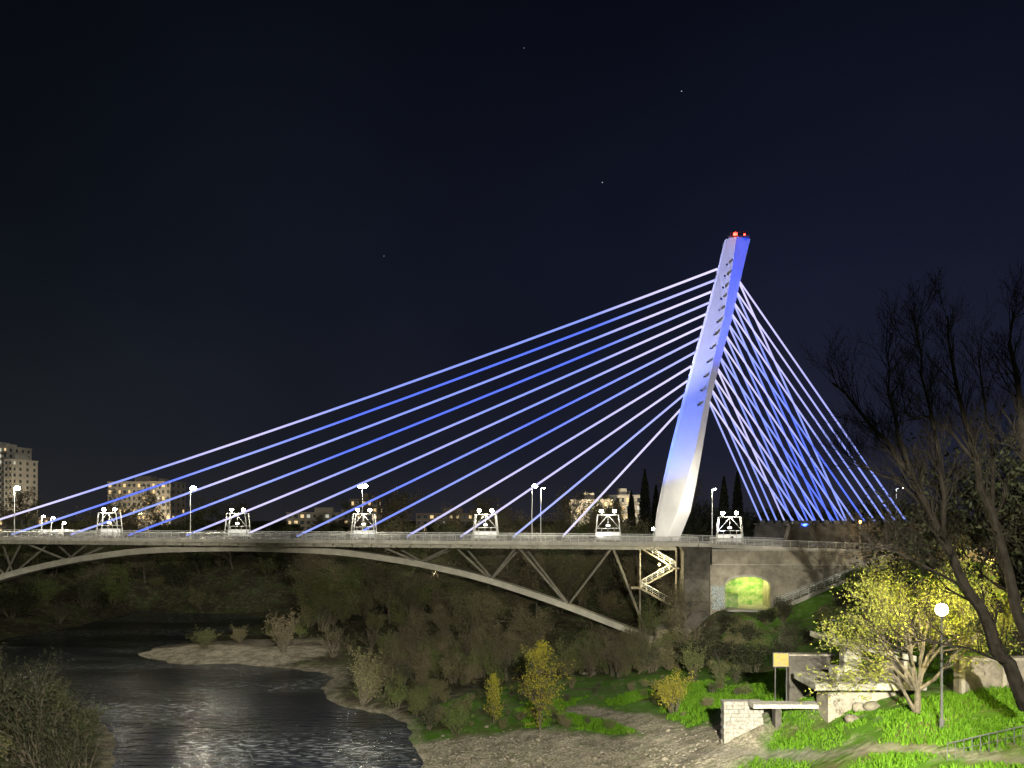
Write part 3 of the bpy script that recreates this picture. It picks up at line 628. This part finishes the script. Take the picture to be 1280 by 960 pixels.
def cypress(h,seed):
    rng=random.Random(seed); mb=MB(); mb.tube([(0,0,-.3),(0,0,h*.9)],[.3,.05],6,0)
    pts=[]
    for k in range(int(h*150)):
        t=rng.random()**.8; r=(.09*h)*(math.sin(math.pi*min(1,t*.93+.1))**.6)*(1-t*.45)*rng.uniform(.55,1.1); a=rng.uniform(0,6.28)
        pts.append(Vector((math.cos(a)*r,math.sin(a)*r,h*(.04+.96*t))))
    leaves(mb,rng,pts,1,.42,.05); return mb.mesh('cypress',[M['bark_dark'],M['leaf_dark']])
for px,d,h in ((806,232,23),(789,236,17),(820,240,18),(905,215,18),(922,222,20),(1015,200,10)):
    o=bpy.data.objects.new('cypress_tree',cypress(h,px)); COL.objects.link(o); x=(px-640)/F*d; o.location=(x,d,H(x,d)-.2)
# large bare tree at right
rng=random.Random(5); mb=MB(); D=50.0
def PX(px,py,dy=0): 
    d=D+dy; return Vector(((px-640)/F*d,d,26-(py-650)/F*d))
limbs=[([(1283,885,0),(1262,830,0),(1238,788,.3),(1212,742,.5),(1188,690,.6),(1163,640,.8),(1140,595,1),(1112,555,1.2),(1075,515,1.5),(1040,478,1.5)],.46,.05),
 ([(1140,595,1),(1122,540,0),(1110,490,-1),(1108,440,-1.5)],.14,.03),
 ([(1163,640,.8),(1120,600,2),(1085,585,3),(1060,570,3)],.10,.03),
 ([(1188,690,.6),(1180,620,0),(1172,560,-1),(1160,500,-1),(1152,440,-1.5),(1148,400,-2)],.17,.03),
 ([(1284,800,1.5),(1262,720,1.5),(1240,640,1.5),(1222,580,1),(1205,520,1),(1190,450,.5),(1185,395,0)],.36,.04),
 ([(1222,580,1),(1190,540,2),(1160,520,3),(1130,515,4)],.12,.03),
 ([(1240,640,1.5),(1240,560,3),(1230,500,3),(1222,440,4)],.15,.03),
 ([(1212,742,.5),(1170,715,-1),(1120,690,-2),(1090,680,-2)],.11,.03),
 ([(1300,760,-2),(1290,600,-2),(1275,500,-2),(1262,430,-2),(1268,390,-2)],.3,.05),
 ([(1262,830,0),(1210,810,-2),(1160,800,-3),(1120,812,-3)],.09,.02)]
tips=[]
for pts,r0,r1 in limbs:
    P=[PX(*p) for p in pts]; Q=[]
    for a,c in zip(P[:-1],P[1:]):
        Q.append(a); Q.append(a.lerp(c,.5)+rv(rng)*.12)
    Q.append(P[-1]); n=len(Q); rad=[r0+(r1-r0)*k/(n-1) for k in range(n)]
    mb.tube(Q,rad,8,0,False)
    for k in range(2,n):
        big=r0>.3 and k<n*.45
        for j in range(1 if big else 4):
            dd=(Q[k]-Q[k-1]).normalized()
            grow(mb,rng,Q[k-1].lerp(Q[k],rng.random()),dd+rv(rng)*.5+Vector((0,0,.3)),rng.uniform(1.4,3.0),max(.03,rad[k]*.35),1,3,tips,.12,.55,(4,5),4,.14)
leaves(mb,rng,tips[::2],1,.06,.1,0)
mb.obj('bare_willow_tree',[M['bark_dark']],None)
def ever(name,x,y,h,seed):
    rng=random.Random(seed); mb=MB(); tips=[]
    for k in range(4): grow(mb,rng,Vector((0,0,-.3)),Vector((rng.gauss(0,.25),rng.gauss(0,.25),1)),h*.6,.35,0,3,tips,.06,.65,(4,6),5)
    leaves(mb,rng,tips,3,.3,.5); mb.obj(name,[M['bark_dark'],M['leaf_dark']]).location=(x,y,H(x,y))
ever('evergreen_oak_tree',43.5,66,22,3); ever('evergreen_oak_tree',51,74,24,4); ever('evergreen_oak_tree',62,92,17,6)
# ---------------------------------------------------------------- grass
rng=random.Random(99); n=80000
gxs=np.array([rng.uniform(-6,48) for _ in range(n)]); gys=np.array([rng.uniform(44,104) for _ in range(n)])
gz=Hn(gxs,gys); a1,a2=zone(gxs,gys,gz); mb=MB()
for x,y,z,p,q in zip(gxs,gys,gz,a1,a2):
    nn=noise.noise((x*.16,y*.16,9))+.4*noise.noise((x*.6,y*.6,2))
    if z<2 or p>.2 or q>.3 or nn<-.14: continue
    h=.18+.35*max(0,nn)+rng.random()*.15; 
    for k in range(2):
        a=rng.uniform(0,6.28); wd_=.07; dx,dy=math.cos(a)*wd_,math.sin(a)*wd_; lx,ly=rng.gauss(0,.12),rng.gauss(0,.12); ox,oy=rng.gauss(0,.12),rng.gauss(0,.12)
        mb.tri((x+ox-dx,y+oy-dy,z-.05),(x+ox+dx,y+oy+dy,z-.05),(x+ox+lx,y+oy+ly,z+h))
mb.obj('grass',[M['grass']])
# ---------------------------------------------------------------- boulders and stones
def rock(mb,c,r,rng,m=0):
    base=len(mb.v); mb.sphere(c,r,m,9,6,.65); sd=rng.uniform(0,99)
    for i in range(base,len(mb.v)):
        v=Vector(mb.v[i]); o=v-Vector(c); f=1+.35*noise.noise(o/r*1.2+Vector((sd,0,0))); mb.v[i]=tuple(Vector(c)+o*f)
rng=random.Random(8); mb=MB()
for k in range(1500):
    a=rng.choice(range(3)); t=rng.random(); p=Vector(beach[a]).lerp(Vector(beach[a+1]),t); x=p.x+rng.gauss(0,3.5); y=p.y+rng.gauss(0,3.5)
    rock(mb,(x,y,H(x,y)),rng.uniform(.05,.16)*(1 if rng.random()<.97 else 2.2),rng)
for k in range(50):
    x=rng.uniform(-10,35); y=rng.uniform(125,148); z=H(x,y)
    if z>.3: rock(mb,(x,y,z),rng.uniform(.3,.8),rng)
for k in range(34):
    p=B(rng.uniform(-9,3),rng.uniform(6,15),0); rock(mb,(p.x,p.y,H(p.x,p.y)+rng.uniform(0,1.2)),rng.uniform(.8,2.0),rng)
for px,py in ((1075,883),(1065,888),(1090,886)): 
    p=px_ground(px,py,10.5); rock(mb,(p[0],p[1],H(p[0],p[1])+.1),.65,rng)
mb.obj('stones',[mat('river_stone',(.3,.27,.21),.9,var=.6,vscale=1.2,bump=.8,bscale=3)],None,True)
# ---------------------------------------------------------------- park structures
e=empty('concrete_pavilion'); mb=MB()
mb.box(24.6,33.6,64.5,69.5,12.2,12.75,0); mb.box(26.4,32.8,66.5,69,9,12.197,1)
mb.box(27.2,28.6,65.2,66.2,12.753,15.9,0); mb.box(28.8,29.2,68,68.8,12.753,15.3,1)
mb.hexa([(26.0,64.6,15.9),(32.8,64.6,14.5),(32.8,69.5,14.5),(26.0,69.5,15.9),(26.0,64.6,16.35),(32.8,64.6,14.95),(32.8,69.5,14.95),(26.0,69.5,16.35)],0)
mb.box(32,32.5,65.0,69,12.753,14.5,1); mb.box(26.5,27.15,65,66.6,12.753,13.9,0)
mb.obj('slabs',[mat('weathered_concrete',(.42,.40,.34),.85,col2=(.2,.19,.16),vscale=1.1,bump=.4,bscale=5),M['concrete']],e)
mb=MB(); mb.box(24.9,28.8,71.5,72.3,8,13.8,0); mb.box(24.8,28.9,71.4,72.4,13.803,13.95,1); mb.box(28.81,34,71.6,72.2,8,12.6,0); mb.obj('concrete_wall',[M['concrete_dark'],M['concrete']])
mb=MB(); mb.box(34.6,54,61.6,62.4,9,15.1,0); mb.box(34.5,54,61.5,62.5,15.103,15.35,1)
for k in range(6): mb.box(34.6+k*3.2,34.9+k*3.2,61.3,61.597,9,15.1,1)
mb.obj('retaining_wall',[mat('stained_wall',(.24,.21,.17),.9,col2=(.10,.09,.07),vscale=.9,bump=.4,bscale=4),M['concrete']])
stn=mat('stone_masonry',(.36,.34,.3),.9,col2=(.2,.19,.17),vscale=2.5,bump=.6,bscale=6)
mb=MB(); rng=random.Random(3)
for r in range(9):
    x=18.7+(.25 if r%2 else 0)
    while x<22:
        w_=rng.uniform(.35,.6); mb.box(x,min(x+w_-.03,22.2),70.3+rng.uniform(-.03,.03),71.4,6.9+r*.34,6.9+r*.34+.31); x+=w_
mb.box(18.75,22.1,70.4,71.3,6,9.95); mb.obj('stone_wall',[stn])
e=empty('concrete_bench'); mb=MB(); mb.box(20.8,27.6,68.6,70.0,9.75,10.1,0); mb.box(22.8,23.3,68.9,69.8,7.5,9.747,1); mb.box(26,26.5,68.9,69.8,8,9.747,1); mb.obj('slab',[M['concrete_light'],M['concrete_dark']],e)
e=empty('information_board',(23.9,70.8,0)); z0=H(23.9,70.8); mb=MB(); mb.tube([(-.5,0,z0-.2),(-.5,0,14.1)],.05,6,0); mb.tube([(.5,0,z0-.2),(.5,0,14.1)],.05,6,0)
mb.box(-.65,.65,-.08,-.055,13.0,14.15,1); mb.box(-.72,.72,-.054,.0,12.93,14.22,0); mb.obj('board',[M['steel_dark'],mat('board_yellow',(.35,.24,.03),.5,col2=(.2,.18,.1),vscale=3)],e)
mb=MB(); P=[]
for x,y in ((27.6,50.5),(31,50),(36,49.5),(42,49.5)): P.append((x,y,H(x,y)))
for a,c in zip(P[:-1],P[1:]):
    railing(mb,[a,c],1.1,.5,2,.025)
mb.obj('metal_fence',[M['steel_dark']])
e=empty('park_lamp_post',(42,105,H(42,105))); mb=MB(); mb.tube([(0,0,-.2),(0,0,5)],[.09,.06],6,0); mb.box(-.1,.6,-.12,.12,4.9,5.1,0); mb.obj('post',[M['rail']],e)
# ---------------------------------------------------------------- camera
cd=bpy.data.cameras.new('camera'); cd.sensor_width=36; cd.lens=28; cd.shift_y=170/1280; cd.clip_start=.5; cd.clip_end=12000
co=bpy.data.objects.new('camera',cd); COL.objects.link(co); co.location=(0,0,CAMZ); co.rotation_euler=(math.pi/2,0,0); scene.camera=co
